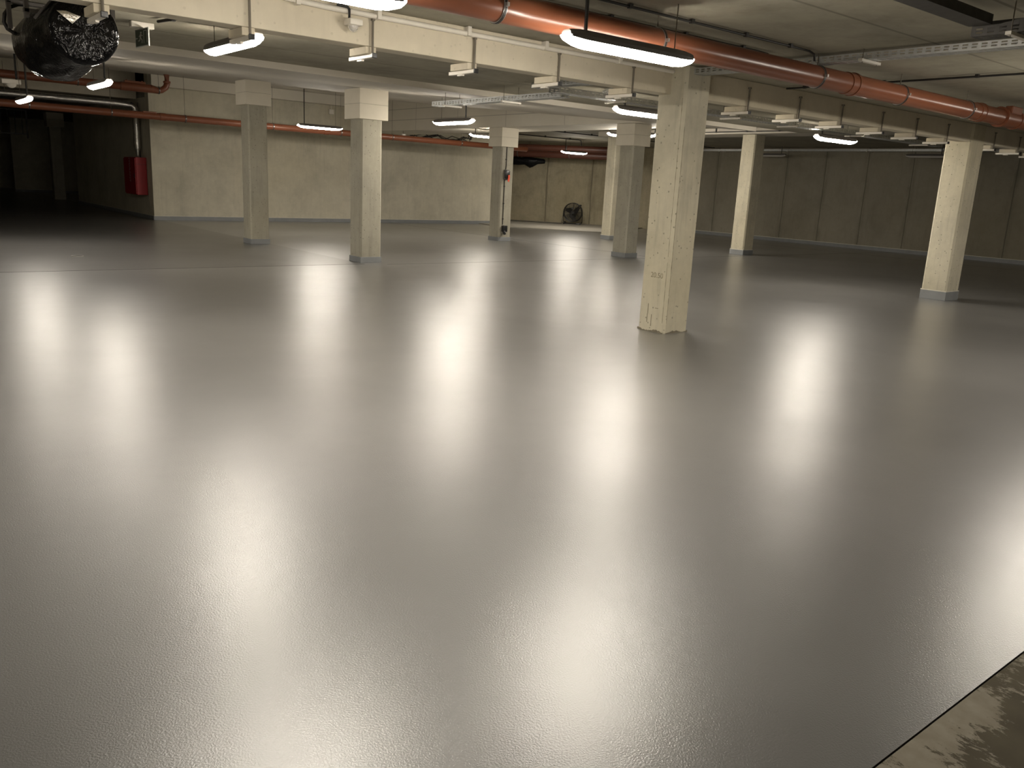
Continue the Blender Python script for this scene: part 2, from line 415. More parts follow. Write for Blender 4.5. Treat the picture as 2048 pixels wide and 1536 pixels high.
# ragged dirt line at the foot of the nearest column
mb = MB()
def ragged(p0, p1, nrm, n=26):
    p0, p1, nrm = Vector(p0), Vector(p1), Vector(nrm)
    up = [p0.lerp(p1, i/n) for i in range(n+1)]
    hs = [max(.004, .014+.012*math.sin(i*.31+p0.y*9)+rr.uniform(-.006, .008)) for i in range(n+1)]
    a = [mb.bm.verts.new(p+nrm*.0012) for p in up]; t = [mb.bm.verts.new(p+nrm*.0012+Vector((0,0,h))) for p, h in zip(up, hs)]
    for i in range(n): mb.bm.faces.new((a[i], a[i+1], t[i+1], t[i]))
ragged((-.21,.205,.001), (-.21,-.19,.001), (-1,0,0)); ragged((-.19,-.205,.001), (.21,-.205,.001), (0,-1,0))
mb.build('dirt_line', M['mortar'], c1)
mb = MB()
def edge_line(x, y, nx, ny, z0, z1):
    pr = None; z = z0
    while z < z1:
        w = rr.uniform(.0012, .0042)*(1.6 if rr.random() < .15 else 1); tx, ty = -ny, nx
        cur = [mb.bm.verts.new((x+nx*.001+tx*w*q, y+ny*.001+ty*w*q, z)) for q in (-1, 1)]
        if pr: mb.bm.faces.new((pr[0], pr[1], cur[1], cur[0]))
        pr = cur; z += rr.uniform(.02, .05)
edge_line(-.21, -.171, -1, 0, .12, 2.6); edge_line(-.176, -.205, 0, -1, .12, 2.3)
mb.build('edge_crack', M['stamp'], c1)

# ------------------------------------------------------------------ brackets hung along the long beam
bracket_x = [1.52,2.53,3.56,4.59,5.60,6.64,8.64,9.71,10.72,11.8,12.82,13.85,15.6,16.65,17.7]
names_ord = {0:'first rod bracket of the beam row, beside the black wrapped fan',1:'rod bracket at the right end of the bright upper left lamp',2:'rod bracket just right of the caged bulkhead light',
 3:'rod bracket with a bright white underside, left of the long orange pipe clamp',4:'rod bracket above the left end of the crossing cable tray',5:'last rod bracket on the beam before the nearest column',
 6:'first rod bracket on the beam right of the nearest column',7:'second rod bracket on the beam right of the nearest column',8:'rod bracket above the left end of the right hand lamp',
 9:'rod bracket on the beam above the right end of the right hand lamp',10:'rod bracket two places left of the right cream column',11:'rod bracket touching the left side of the right cream column',
 12:'first rod bracket right of the right cream column',13:'rod bracket at the right picture edge',14:'rod bracket outside the right picture edge'}
br = empty('beam_bracket', (bracket_x[0], 6.41, 2.55), names_ord[0], 'bracket', group='rod brackets along the long beam')
MB().tube([(0,-.006,.0),(0,-.006,.30)], .010, 8).build('threaded_rod', M['rod'], br, smooth=True)
MB().tube([(0,-.006,.285),(0,-.006,.305)], .02, 6).build('nut', M['rod'], br)
MB().box(-.02, .02, -.03, .37, .0, .03, .003).build('strut', M['white'], br)
MB().box(-.023, .023, -.045, -.028, -.003, .036, .004).build('end_cap', M['black'], br)
MB().box(-.05, .05, .025, .30, .03, .088, .003).build('packing_pad', M['beam'], br)
MB().box(-.012, .012, .16, .24, -.012, .0).build('clip', M['white'], br)
for i, x in enumerate(bracket_x[1:], 1):
    o = copy_tree(br); o.location.x = x; o['label'] = names_ord[i]

# ------------------------------------------------------------------ luminaires
LEN = 1.27
def make_lamp(lit=True):
    e = empty('suspended_luminaire', (0, 0, 0), '', 'lamp')
    def hull(prof, z_f, n=9):
        mb = MB(); xs = [(-LEN/2, .30), (-LEN/2+.02, .55), (-LEN/2+.09, .86), (-LEN/2+.17, 1), (0, 1), (LEN/2-.17, 1), (LEN/2-.09, .86), (LEN/2-.02, .55), (LEN/2, .30)]
        rings = []
        for x, s in xs:
            rings.append([mb.bm.verts.new((x, y*(.55+.45*s), z*s if z < 0 else z*(.6+.4*s))) for y, z in prof])
        k = len(prof)
        for a, b_ in zip(rings, rings[1:]):
            for i in range(k): mb.bm.faces.new((a[i], a[(i+1) % k], b_[(i+1) % k], b_[i]))
        mb.bm.faces.new(rings[0]); mb.bm.faces.new(rings[-1][::-1]); return mb
    d = hull([(.064*math.cos(a), -.070*math.sin(a)**.8) for a in [PI*i/12 for i in range(13)]], 0)
    df = d.build('diffuser', M['lit'] if lit else M['offdiff'], e, smooth=True)
    h = hull([(-.0655, .001), (-.0655, -.022), (-.070, -.022), (-.070, .006), (-.060, .034), (-.035, .046), (.035, .046), (.060, .034), (.070, .006), (.070, -.022), (.0655, -.022), (.0655, .001)], 0)
    bmesh.ops.scale(h.bm, vec=(.978, 1, 1), verts=h.bm.verts)
    h.build('housing', M['housing'], e)
    return e
proto = make_lamp(); proto_off = make_lamp(False)
def place_lamp(x, y, z, rz, label, thick=-.45, first=[True], first_off=[True], lit=True):
    if lit:
        o = proto if first[0] else copy_tree(proto); first[0] = False
    else:
        o = proto_off if first_off[0] else copy_tree(proto_off); first_off[0] = False
    o.location = (x, y, z); o.rotation_euler = (0, 0, rz); o['label'] = label
    o['group'] = 'lit suspended luminaires' if lit else 'unlit luminaires by the right wall'
    for s, r, m in ((thick, .013, 'black'), (-thick, .004, 'rod')):
        wx, wy = x+s*math.cos(rz), y+s*math.sin(rz)
        hz = ceil_z(wx, wy)-z-.002
        if LAMP_TOP.get(label): hz = LAMP_TOP[label]-z
        MB().tube([(s, 0, .044), (s, 0, hz)], r, 8).build('suspension_rod', M[m], o, smooth=True)
    return o
LAMP_TOP = {'glowing luminaire touching the left side of the nearest column': 2.742, 'glowing luminaire between the nearest column and the right column': 2.742}
H = PI/2
place_lamp(4.48, 4.36, 2.57, 0, 'largest glowing luminaire, hung in front of the thick orange pipe')
place_lamp(2.96, 7.93, 2.72, H, 'bright luminaire upper left under the slab, behind the long beam', -.45)
place_lamp(3.41, 14.87, 2.82, H, 'glowing luminaire just below the black wrapped fan', -.35)
place_lamp(2.86, 18.17, 2.68, H, 'small glowing luminaire at the left edge in front of the lower orange pipe', -.35)
place_lamp(10.23, 21.2, 2.83, 0, 'glowing luminaire between the two left boxed columns')
place_lamp(9.17, 13.4, 2.69, H, 'glowing luminaire below the left end of the cable tray', -.4)
place_lamp(15.02, 20.15, 2.93, 0, 'glowing luminaire half hidden behind the casing of the cable column')
place_lamp(8.85, 8.22, 2.65, 0, 'glowing luminaire touching the left side of the nearest column')
place_lamp(13.80, 8.30, 2.647, 0, 'glowing luminaire between the nearest column and the right column')
place_lamp(17.0, 16.55, 3.05, 0, 'luminaire tip glowing at the left of the boxed casing behind the nearest column', -.58)
place_lamp(16.25, 15.35, 2.98, H, 'luminaire tip glowing at the right of the boxed casing behind the nearest column', -.58)
place_lamp(22.0, 24.0, 2.88, 0, 'small distant luminaire above the drum fan')
place_lamp(1.98, 4.36, 2.57, 0, 'luminaire whose rounded end peeks in at the top edge')
place_lamp(9.15, 2.60, 2.57, 0, 'luminaire just outside the right picture edge, over the worn floor strip')
place_lamp(14.2, 2.6, 2.57, 0, 'luminaire far outside the right picture edge, before the right cream column')
place_lamp(-3.2, 6.9, 2.57, H, 'unseen luminaire added for ambient light outside the left picture edge')  # extra lamp out of view, added to lift the ambient light
for x, y, l in ((26.3, 12.7, 'unlit grey luminaire by the right wall, left of the right cream column'), (26.3, 18.3, 'unlit grey luminaire behind the smaller bare column')):
    place_lamp(x, y, 3.06, H, l, lit=False)

# ------------------------------------------------------------------ orange drain pipes
def clamp(parent, c, ax, r, ztop, both=False):
    e = MB().ring(c, ax, r+.001, r+.007, .028).build('pipe_clamp', M['steel'], parent, smooth=True)
    MB().ring(c, ax, r, r+.010, .018).build('rubber_lining', M['dark'], e)
    b_ = MB()
    a = Vector(ax).normalized(); s = a.cross(Vector((0,0,1))).normalized()
    for q in (-1, 1):
        p = Vector(c)+s*q*(r+.016); b_.box(p.x-.010, p.x+.010, p.y-.014, p.y+.014, p.z-.012, p.z+.012)
    b_.build('clamp_bolt', M['steel'], e)
    MB().tube([(c[0], c[1], c[2]+r+.003), (c[0], c[1], ztop)], .005, 6).build('hanger_rod', M['rod'], parent, smooth=True)
# near thick pipe
def zp(x): return 2.735-.0030*(x-4)
t = empty('drain_pipe', (4, 4.72, zp(4)), 'thick orange drain pipe with steel clamps across the upper right', 'pipe')
PY, PR = 4.72, .098
def loc(p, o): return tuple(p[i]-o.location[i] for i in range(3))
MB().tube([loc((x, PY, zp(x)), t) for x in (-6.9, 3, 11.55)], PR, 36).build('pipe_run', M['orange'], t, smooth=True)
MB().tube([loc((x, PY, zp(x)), t) for x in (11.92, 20, 27.2)], PR, 36).build('pipe_run', M['orange'], t, smooth=True)
for x in (7.98, 10.9):
    so = MB().tube([loc((x-.11, PY, zp(x)), t), loc((x+.03, PY, zp(x)), t)], PR+.007, 36).build('socket', M['orange'], t, smooth=True)
    MB().ring(loc((x+.02, PY, zp(x)), t), (1,0,0), PR+.002, PR+.014, .03).build('socket_ring', M['orange'], so, smooth=True)
mb = MB(); mb.tube([loc((11.50, PY, zp(11.5)), t), loc((11.96, PY, zp(11.5)), t)], PR+.012, 36)
mb.ring(loc((11.52, PY, zp(11.5)), t), (1,0,0), PR, PR+.026, .05); mb.ring(loc((11.95, PY, zp(11.5)), t), (1,0,0), PR, PR+.022, .04)
ac = mb.build('access_fitting', M['orange'], t, smooth=True)
q = loc((11.72, PY, zp(11.5)), t)
mb = MB(); mb.box(q[0]-.16, q[0]+.15, q[1]-.12, q[1]-.03, q[2]+.045, q[2]+.135, .012); mb.build('hatch_cover', M['orange'], ac)
for x in (3.55, 5.12, 7.36, 8.95, 10.55, 12.9, 14.6):
    clamp(t, loc((x, PY, zp(x)), t), (1,0,0), PR, 2.93-t.location.z)
# long low pipe before the back wall
t = empty('drain_pipe', (4, 23.2, 2.83), 'long thin orange pipe running low in front of the back wall', 'pipe')
PY2, PR2 = 23.2, .088
def z2(x): return 2.845-.0035*(x-6)
MB().tube([loc((x, PY2, z2(x)), t) for x in (-6.9, 4, 19.0)], PR2, 20).build('pipe_run', M['orange'], t, smooth=True)
for x in (6.8, 11.4, 13.1):
    MB().tube([loc((x-.09, PY2, z2(x)), t), loc((x+.05, PY2, z2(x)), t)], PR2+.008, 20).build('socket', M['orange'], t, smooth=True)
mb = MB(); q = loc((6.55, PY2, z2(6.5)), t); mb.box(q[0]-.25, q[0]+.08, -.05, .05, q[2]+.05, q[2]+.105, .01)
mb.build('access_hatch', M['orange'], t)
for x in (1.9, 3.75, 5.55, 7.35, 9.75, 11.85, 13.6, 16.2):
    clamp(t, loc((x, PY2, z2(x)), t), (1,0,0), PR2, ceil_z(x, PY2)-.005-t.location.z)
# high pipe with cleaning eye and bend, left
t = empty('drain_pipe', (3, 24, 3.57), 'upper orange pipe at the left ending in a raised bend under the soffit', 'pipe')
MB().tube([loc((x, 24, 3.57), t) for x in (-6.9, 0, 6.05)], .095, 20).build('pipe_run', M['orange'], t, smooth=True)
mb = MB(); mb.tube([loc((6.0, 24, 3.57), t), loc((6.75, 24, 3.57), t)], .108, 20); mb.tube([loc((6.75, 24, 3.57), t), loc((6.93, 24, 3.54), t)], .1, 20, radii=[.108, .08])
ce = mb.build('cleaning_eye', M['orange'], t, smooth=True)
q = loc((6.35, 24, 3.57), t)
mb = MB().box(q[0]-.26, q[0]+.26, -.08, .06, q[2]+.09, q[2]+.15, .012)
mb.tube([(q[0]-.19, 0, q[2]+.15), (q[0]-.19, 0, q[2]+.175)], .02, 8); mb.tube([(q[0]+.19, 0, q[2]+.15), (q[0]+.19, 0, q[2]+.175)], .02, 8)
mb.build('eye_cover', M['orange'], ce)
mb = MB().tube([loc(p, t) for p in ((6.90,24,3.54),(7.02,24,3.56),(7.13,24,3.64),(7.17,24,3.74),(7.17,24,soff(24)-.004))], .078, 18)
mb.ring(loc((7.17,24,3.78), t), (0,0,1), .07, .093, .05).build('bend', M['orange'], t, smooth=True)
for x in (1.4, 3.1, 5.0, 6.95):
    clamp(t, loc((x, 24, 3.57 if x < 6 else 3.55), t), (1,0,0), .095 if x < 6 else .083, soff(24)-.005-t.location.z)
# two pipes before the corner wall
u = Vector((.575, -.818, 0)); p0 = Vector((20.4, 30.6, 0))
for k, (dz, off, lab) in enumerate(((2.86, 0.0, 'lower of two dark brown pipes above the drum fan'), (3.08, .7, 'upper of two dark brown pipes above the drum fan'))):
    s = p0+Vector((-.6*off, -.4*off, 0)); e_ = s+u*8.3
    t = empty('drain_pipe', (s.x, s.y, dz), lab, 'pipe')
    MB().tube([(0,0,0), (e_.x-s.x, e_.y-s.y, 0)], .15 if k == 0 else .13, 22).build('pipe_run', M['brown'], t, smooth=True)
    for d in (1.3, 3.4, 5.6, 7.6):
        p = u*d; clamp(t, (p.x, p.y, 0), u, .15 if k == 0 else .13, 3.345-dz)

# ------------------------------------------------------------------ perforated cable trays
def tray(label, p0, p1, w=.20, h=.065, hang=(), ztop=None, slot=.045, gap=.03, cap=True, strut_mat='white', metal='galv', solid=False):
    """Steel tray from p0 to p1 (bottom centre line)"""
    p0, p1 = Vector(p0), Vector(p1); d = p1-p0; ln = d.length; ang = math.atan2(d.y, d.x)
    e = empty('cable_tray', p0, label, 'cable tray', rz=ang)
    n = int(ln/(slot+gap)); st_ = ln/n
    for sgn in (-1, 1):
        mb = MB(); y = sgn*w/2
        zs = [0, .014, .026, .036, .048, h]
        xs = []
        for i in range(n): xs += [i*st_, i*st_+gap]
        xs.append(ln)
        grid = [[mb.bm.verts.new((x, y, z)) for z in zs] for x in xs]
        for i in range(len(xs)-1):
            for k in range(5):
                if not solid and i % 2 == 1 and k in (1, 3): continue
                mb.bm.faces.new((grid[i][k], grid[i+1][k], grid[i+1][k+1], grid[i][k+1]))
        mb.box(0, ln, min(y, y-sgn*.012), max(y, y-sgn*.012), h, h+.002)
        o = mb.build('side_rail', M[metal], e)
        md = o.modifiers.new('thickness', 'SOLIDIFY'); md.thickness = .0015
    mb = MB(); xs = []
    for i in range(n): xs += [i*st_, i*st_+gap]
    xs.append(ln); ys = [-w/2, -w*.3, -w*.2, -w*.05, w*.05, w*.2, w*.3, w/2]
    grid = [[mb.bm.verts.new((x, y, 0)) for y in ys] for x in xs]
    for i in range(len(xs)-1):
        for k in range(7):
            if not solid and i % 2 == 1 and k in (1, 3, 5): continue
            mb.bm.faces.new((grid[i][k], grid[i+1][k], grid[i+1][k+1], grid[i][k+1]))
    o = mb.build('tray_base', M[metal], e); md = o.modifiers.new('thickness', 'SOLIDIFY'); md.thickness = .0015
    for x in hang:
        sp = MB().box(x-.02, x+.02, -w/2-.09, w/2+.09, -.026, -.003, .002).build('support_strut', M[strut_mat], e)
        P = e.location+Matrix.Rotation(ang, 3, 'Z')@Vector((x, 0, 0)); zt = (ztop if ztop else ceil_z(P.x, P.y))-p0.z-.002
        for s in (-1, 1):
            MB().tube([(x, s*(w/2+.05), -.035), (x, s*(w/2+.05), zt)], .004, 6).build('hanger_rod', M['rod'], sp, smooth=True)
    return e
tray('perforated tray leading from left of centre to the crossing, above a glowing luminaire', (7.50, 11.45, 2.72), (7.50, 8.42, 2.76), .16, hang=(.45, 1.9), ztop=2.92)
tray('short perforated tray ending above the crossing, under the rod bracket', (7.48, 9.0, 2.855), (7.48, 7.2, 2.855), .16, h=.06, hang=(.3, 1.3))
tray('long perforated tray running right from the crossing, behind the nearest column', (7.2, 8.30, 2.745), (17.6, 8.30, 2.745), .20, hang=(1.1, 3.6, 5.1, 7.2, 9.6), ztop=2.92)
tray('perforated tray crossing above the thick orange pipe toward the upper right', (7.45, 6.30, 2.845), (7.45, -1.6, 2.81), .15, h=.058, hang=(2.05, 3.7, 6.0))
tray('long bright tray high on the right wall', (26.9, 6.9, 3.22), (26.9, 22.5, 3.27), .2, slot=.09, gap=.07, hang=(2, 5, 8, 11, 14), ztop=3.345)
t = tray('dark underside of a tray at the top right, running to a corner', (2.0, 2.77, 2.80), (6.20, 2.77, 2.80), .15, h=.06, hang=(1.0,), metal='darkgalv', solid=True)
tray('tray section turning off at the top right corner with an open end', (6.32, 2.84, 2.74), (6.32, .4, 2.74), .17, h=.085, hang=(.28, 1.9), metal='darkgalv')
tray('slanting tray link joining the crossing to the column head', (8.25, 8.42, 2.82), (7.80, 7.55, 2.82), .13, h=.055, slot=.035, gap=.03)
tray('bright bent tray piece by the right column, under the long tray', (24.6, 11.0, 3.2), (26.7, 12.3, 3.25), .3, slot=.09, gap=.07, hang=(1.2,), ztop=3.345)

# ------------------------------------------------------------------ conduits
def conduit(label, pts, r, clips, mat='dark', axis=0, up=.02, name='cable_conduit', cat='conduit'):
    o0 = Vector(pts[0]); e = empty(name, o0, label, cat)
    MB().tube([Vector(p)-o0 for p in pts], r, 10).build('tube', M[mat], e, smooth=True)
    for c in clips:
        c = Vector(c)-o0
        MB().box(c.x-(.018 if axis == 0 else r*1.6), c.x+(.018 if axis == 0 else r*1.6), c.y-(r*1.6 if axis == 0 else .018), c.y+(r*1.6 if axis == 0 else .018), c.z-r*1.25, c.z+up, .002).build('clip', M[mat], e)
    return e
conduit('black conduit clipped to the slab, far side, bending down onto the upper right tray', [(-4,4.62,2.905),(6.9,4.62,2.905),(7.05,4.62,2.903),(7.13,4.62,2.885),(7.15,4.62,2.83)], .010,
        [(x, 4.62, 2.905) for x in (1.2,1.9,2.6,3.3,4.0,4.7,5.4,6.1,6.75)])
for k, y in enumerate((5.02, 5.07)):
    conduit(('nearer','farther')[k]+' of the paired black conduits along the slab behind the orange pipe', [(-4,y,2.905),(6.8,y,2.905),(6.98,y,2.9),(7.04,y,2.885),(7.06,y,2.83)], .012,
        [(x, y, 2.905) for x in (1.0,2.0,3.0,4.0,4.9,5.8,6.6)])
conduit('black conduit crossing the slab toward the right edge, beyond the orange pipe', [(9.3,6.35,2.905),(9.3,5.6,2.905),(9.3,-1,2.9)], .011, [(9.3, y, 2.905) for y in (6.1,5.1,4.1,3.2,2.3)], axis=1)
conduit('black conduit along the grey beam above the smaller bare column', [(18.95,15.4,3.24),(18.95,9.5,3.24),(18.95,7.0,3.24)], .012, [(18.95, y, 3.24) for y in (15,14,13,12,11,10,9,8)], axis=1, up=.1)
conduit('upper black conduit on the far slab above the drum fan', [(16.1,20.9,3.31),(22.0,20.9,3.31),(26.4,20.9,3.31)], .016, [(x, 20.9, 3.31) for x in (17.5,18.7,19.9,21.1,22.3,23.5)], up=.035)
conduit('lower black conduit on the far slab ending in a short drop', [(16.6,23.5,3.30),(21.7,23.5,3.30),(21.85,23.5,3.28),(21.9,23.5,3.1)], .018, [(x, 23.5, 3.30) for x in (17.5,18.8,20.1,21.3)], up=.04)
conduit('black conduit meeting the left tip of the lamp beside the boxed casing', [(16.1,17.8,3.325),(18.9,17.8,3.325)], .013, [(x, 17.8, 3.325) for x in (16.8,17.9)], up=.02)
# white painted conduit pair on the beam edge
conduit('white painted conduit along the top edge of the long beam', [(-6.5,6.392,2.885),(2.8,6.392,2.885),(3.15,6.392,2.872),(4.3,6.392,2.868),(7.24,6.392,2.868)], .022,
        [(x, 6.392, 2.875) for x in (.6,1.3,2.1,2.9,3.6,4.5,5.4,6.4)], mat='white', up=.05)
conduit('black conduit stub fixed above the exit sign', [(2.50,8.55,2.905),(2.62,8.0,2.905),(2.66,7.85,2.92)], .014, [(2.56,8.3,2.905)])

# ------------------------------------------------------------------ caged bulkhead light on the beam
e = empty('bulkhead_light', (3.36, 6.36, 2.79), 'small round caged bulkhead light fixed below the slab at the long beam', 'lamp')
MB().box(-.058, .058, -.06, .058, -.028, .022, .012).build('base', M['white'], e, smooth=True)
mb = MB(); rings = []
for k in range(7):
    a = k/6*PI/2*.98; rings.append([mb.bm.verts.new((.036*math.cos(a)*math.cos(2*PI*i/16), .036*math.cos(a)*math.sin(2*PI*i/16), -.028-.042*math.sin(a))) for i in range(16)])
for a, b_ in zip(rings, rings[1:]):
    for i in range(16): mb.bm.faces.new((a[i], a[(i+1)%16], b_[(i+1)%16], b_[i]))
mb.build('glass_dome', M['offdiff'], e, smooth=True)
mb = MB(); mb.torus((0,0,-.028), (0,0,1), .040, .0022); mb.torus((0,0,-.05), (0,0,1), .034, .002)
for a in (0, PI/2): mb.torus((0,0,-.028), (math.cos(a), math.sin(a), 0), .045, .0022, n=16, m=6, a0=0, a1=PI)
mb.build('wire_guard', M['white'], e, smooth=True)
MB().tube([(-.035,.0,.02),(-.035,0,.09),(-.05,0,.105),(-.14,0,.108)], .011, 10).build('feed_conduit', M['black'], e, smooth=True)

# ------------------------------------------------------------------ exit sign
e = empty('exit_sign', (2.45, 8.9, 2.93), 'green running man exit sign hanging below a white housing, upper left', 'sign')
MB().box(-.105, .105, -.04, .04, -.055, -.002, .006).build('housing', M['white'], e)
mb = MB().box(-.003, .003, -.062, .062, -.235, -.075)
# panel faces -X / turned toward the aisle
pn = MB().box(-.16, .16, -.006, .006, -.222, -.056, .002).build('panel', M['signwhite'], e)
MB().box(-.147, .147, -.0075, -.0062, -.212, -.066).build('sign_face', M['signgreen'], pn)
mb = MB()                                       # pictogram: arrow, doorway, running figure
def quad(pts): mb.bm.faces.new([mb.bm.verts.new((x*1.85, -.0085, z)) for x, z in pts])
Z0 = -.140
def bar(x0, z0, x1, z1, w):
    d = Vector((x1-x0, 0, z1-z0)).normalized(); n_ = Vector((-d.z, 0, d.x))*w/2
    quad([(x0+n_.x, z0+n_.z), (x1+n_.x, z1+n_.z), (x1-n_.x, z1-n_.z), (x0-n_.x, z0-n_.z)])
bar(.030, Z0+.058, .030, Z0-.052, .006); bar(.070, Z0+.058, .070, Z0-.052, .006); bar(.030, Z0+.058, .070, Z0+.058, .006)
quad([(-.005+.010*math.cos(a), Z0+.045+.010*math.sin(a)) for a in [2*PI*i/10 for i in range(10)]])
bar(-.008, Z0+.034, -.014, Z0-.002, .016); bar(-.012, Z0, .008, Z0-.022, .009); bar(.008, Z0-.022, .004, Z0-.050, .008)
bar(-.015, Z0, -.026, Z0-.024, .009); bar(-.026, Z0-.024, -.044, Z0-.024, .008); bar(-.006, Z0+.028, .016, Z0+.014, .007); bar(-.012, Z0+.028, -.032, Z0+.012, .007)
bar(-.072, Z0, -.050, Z0, .008); quad([(-.072, Z0+.016), (-.072, Z0-.016), (-.077, Z0)])
mb.build('pictogram', M['signwhite'], pn)
pn.rotation_euler = (0, 0, math.radians(-84))

# ------------------------------------------------------------------ wrapped jet fan
rw = random.Random(5)
e = empty('wrapped_jet_fan', (1.63, 8.2, 2.59), 'large jet fan wrapped in black plastic film, hanging at the upper left', 'fan')
mb = MB(); NR = 44
stn = [(-.755,.03,.0),(-.757,.12,.0),(-.755,.20,.0),(-.748,.252,.0),(-.735,.27,.0),(-.62,.272,.0),(-.48,.268,.0),(-.40,.245,-.005),(-.33,.232,-.01),(-.24,.238,-.015),(-.12,.262,-.02),(.0,.285,-.02),(.14,.285,-.02),(.30,.28,-.01),(.48,.28,.0),(.64,.27,.01),(.74,.25,.02),(.79,.17,.02),(.80,.05,.02)]
rings = []
for j, (y, r, dz) in enumerate(stn):
    ring_ = []
    amp = .3 if j < 7 else 1.0
    dx = -.02 if j >= 9 else 0
    r *= .94 if j < 9 else 1
    for i in range(NR):
        a = 2*PI*i/NR
        wv = 1+amp*(.035*math.sin(3*a+y*7)+.025*math.sin(8*a-y*13))+rw.uniform(-.010,.010)
        if j >= 9 and math.sin(a) < -.75: wv += .10*amp*(abs(math.sin(5*a+j)) ** 3)
        ring_.append(mb.bm.verts.new((dx+r*wv*math.cos(a), y+amp*rw.uniform(-.012,.012), dz+r*wv*math.sin(a))))
    rings.append(ring_)
for a, b_ in zip(rings, rings[1:]):
    for i in range(NR): mb.bm.faces.new((a[i], a[(i+1)%NR], b_[(i+1)%NR], b_[i]))
mb.bm.faces.new(rings[0][::-1]); mb.bm.faces.new(rings[-1])
o = mb.build('plastic_wrap', M['wrap'], e, smooth=True)
sd = o.modifiers.new('sub', 'SUBSURF'); sd.levels = 1; sd.render_levels = 2
for y in (-.30, .50):
    fr = MB()
    fr.box(-.33, .33, y-.03, y+.03, .305, .333, .003); fr.box(-.33, -.30, y-.03, y+.03, .10, .32); fr.box(.30, .33, y-.03, y+.03, .10, .32)
    f_ = fr.build('mounting_frame', M['housing'], e)
mb = MB()
mb.hexa([(-.19,-.62,.20),(-.10,-.60,.255),(-.22,-.36,.14),(-.27,-.38,.08),(-.20,-.64,.21),(-.11,-.62,.27),(-.235,-.36,.155),(-.285,-.38,.095)])
mb.box(-.34, -.14, -.33, -.29, .135, .165, .003)
mb.build('strap_bracket', M['housing'], e)
mb = MB()
top = [mb.bm.verts.new(p) for p in [(-.193,-.772,.114),(-.128,-.775,.121),(-.03,-.776,.094),(-.091,-.776,.035)]]
bot = [mb.bm.verts.new((v.co.x, v.co.y+.006, v.co.z)) for v in top]
mb.bm.faces.new(top); mb.bm.faces.new(bot[::-1])
for i in range(4): mb.bm.faces.new((top[i], bot[i], bot[(i+1)%4], top[(i+1)%4]))
fp = mb.build('foil_patch', M['foil'], e); fp['label'] = 'shiny silver foil patch'
pts = [(.059,.55,.335),(-.039,.55,.335),(-.138,.55,.325),(-.235,.55,.31),(-.303,.55,.275),(-.342,.55,.217),(-.352,.55,.152),(-.33,.55,.10),(-.262,.55,.06)]
MB().tube(pts, .016, 10).build('supply_cable', M['dark'], e, smooth=True)

# ------------------------------------------------------------------ foil duct + hydrant cabinet on the side wall
e = empty('insulated_duct', (3, 27.62, 3.36), 'silver foil wrapped pipe running left to right and dropping to the red cabinet', 'duct')
mb = MB(); P = [(x, 27.62, 3.36) for x in [-6.9+.35*i for i in range(40)] if x < 7.05]+[(7.18,27.62,3.34),(7.27,27.62,3.27),(7.29,27.62,3.16)]+[(7.29,27.62,3.16-.18*i) for i in range(1,7)]
rd = random.Random(9)
mb.tube([loc(p, e) for p in P], .095, 16, radii=[.095+rd.uniform(-.008,.008) for _ in P]).build('foil_lagging', M['foil'], e, smooth=True)
MB().tube([loc((7.29,27.62,2.09), e), loc((7.29,27.62,2.0), e), loc((7.29,27.62,1.86), e)], .06, 12, radii=[.08,.055,.035]).build('pipe_end', M['foil'], e, smooth=True)
for x in (1.0, 3.9, 6.6):
    MB().tube([loc((x,27.62,3.455), e), loc((x,27.62,4.2), e)], .006, 6).build('hanger_rod', M['rod'], e)
MB().tube([loc((7.40,27.78,3.45), e), loc((7.40,27.78,1.0), e)], .014, 8).build('side_conduit', M['dark'], e)
e = empty('hydrant_cabinet', (7.25, 27.3, .70), 'tall red hydrant cabinet mounted on the dark side wall', 'cabinet')
MB().box(-.12, .19, .0, 1.30, .02, 1.13, .008).build('body', M['red'], e)
d = MB().box(-.145, -.121, .02, 1.28, .05, 1.10, .006).build('door', M['red'], e)
MB().box(-.162, -.146, .09, .13, .52, .64, .003).build('handle', M['dark'], d)
text_mesh('HYDRANT', .17, M['redmark'], 'door_lettering', d, Matrix.Translation((-.1465, .62, .78)) @ Matrix(((0,0,-1,0),(-1,0,0,0),(0,1,0,0),(0,0,0,1))) @ Matrix.Rotation(-H, 4, 'Z'))
MB().box(-.11, .18, -.0008, .0005, .92, .926).build('seam_line', M['dark'], e)

# ------------------------------------------------------------------ switch, socket and cable on the cable column (front face y=18.81)
FY = 18.81
conduit('black cable running down the front of the cable column', [(14.70, FY-.012, 2.59),(14.70, FY-.012, 2.08),(14.66, FY-.012, 1.75),(14.66, FY-.012, .46)], .012, [(14.69,FY-.012,2.25),(14.66,FY-.012,1.52),(14.66,FY-.012,1.05),(14.66,FY-.012,.62)], axis=0, name='wall_cable', cat='cable', up=.015)
e = empty('isolator_switch', (14.70, FY-.035, 1.83), 'black isolator switch with an orange lever on the cable column', 'switch')
MB().box(-.075, .075, -.075, .03, -.10, .13, .018).build('enclosure', M['black'], e, smooth=True)
MB().box(-.078, .078, -.02, .032, -.13, .145, .012).build('back_plate', M['housing'], e)
mb = MB().tube([(0.02,-.075,-.02),(.02,-.10,-.02)], .028, 14); mb.hexa([(-.02,-.105,-.17),(.03,-.105,-.19),(.05,-.105,-.03),(-.01,-.105,-.01),(-.02,-.09,-.17),(.03,-.09,-.19),(.05,-.09,-.03),(-.01,-.09,-.01)])
mb.build('lever', M['handle'], e)
e = empty('power_socket', (14.70, FY-.035, .33), 'black power socket low on the cable column', 'socket')
MB().box(-.075, .075, -.075, .03, -.07, .11, .02).build('enclosure', M['black'], e, smooth=True)
MB().tube([(-.03,-.04,-.05),(-.03,-.09,-.13)], .04, 12).build('plug', M['black'], e, smooth=True)

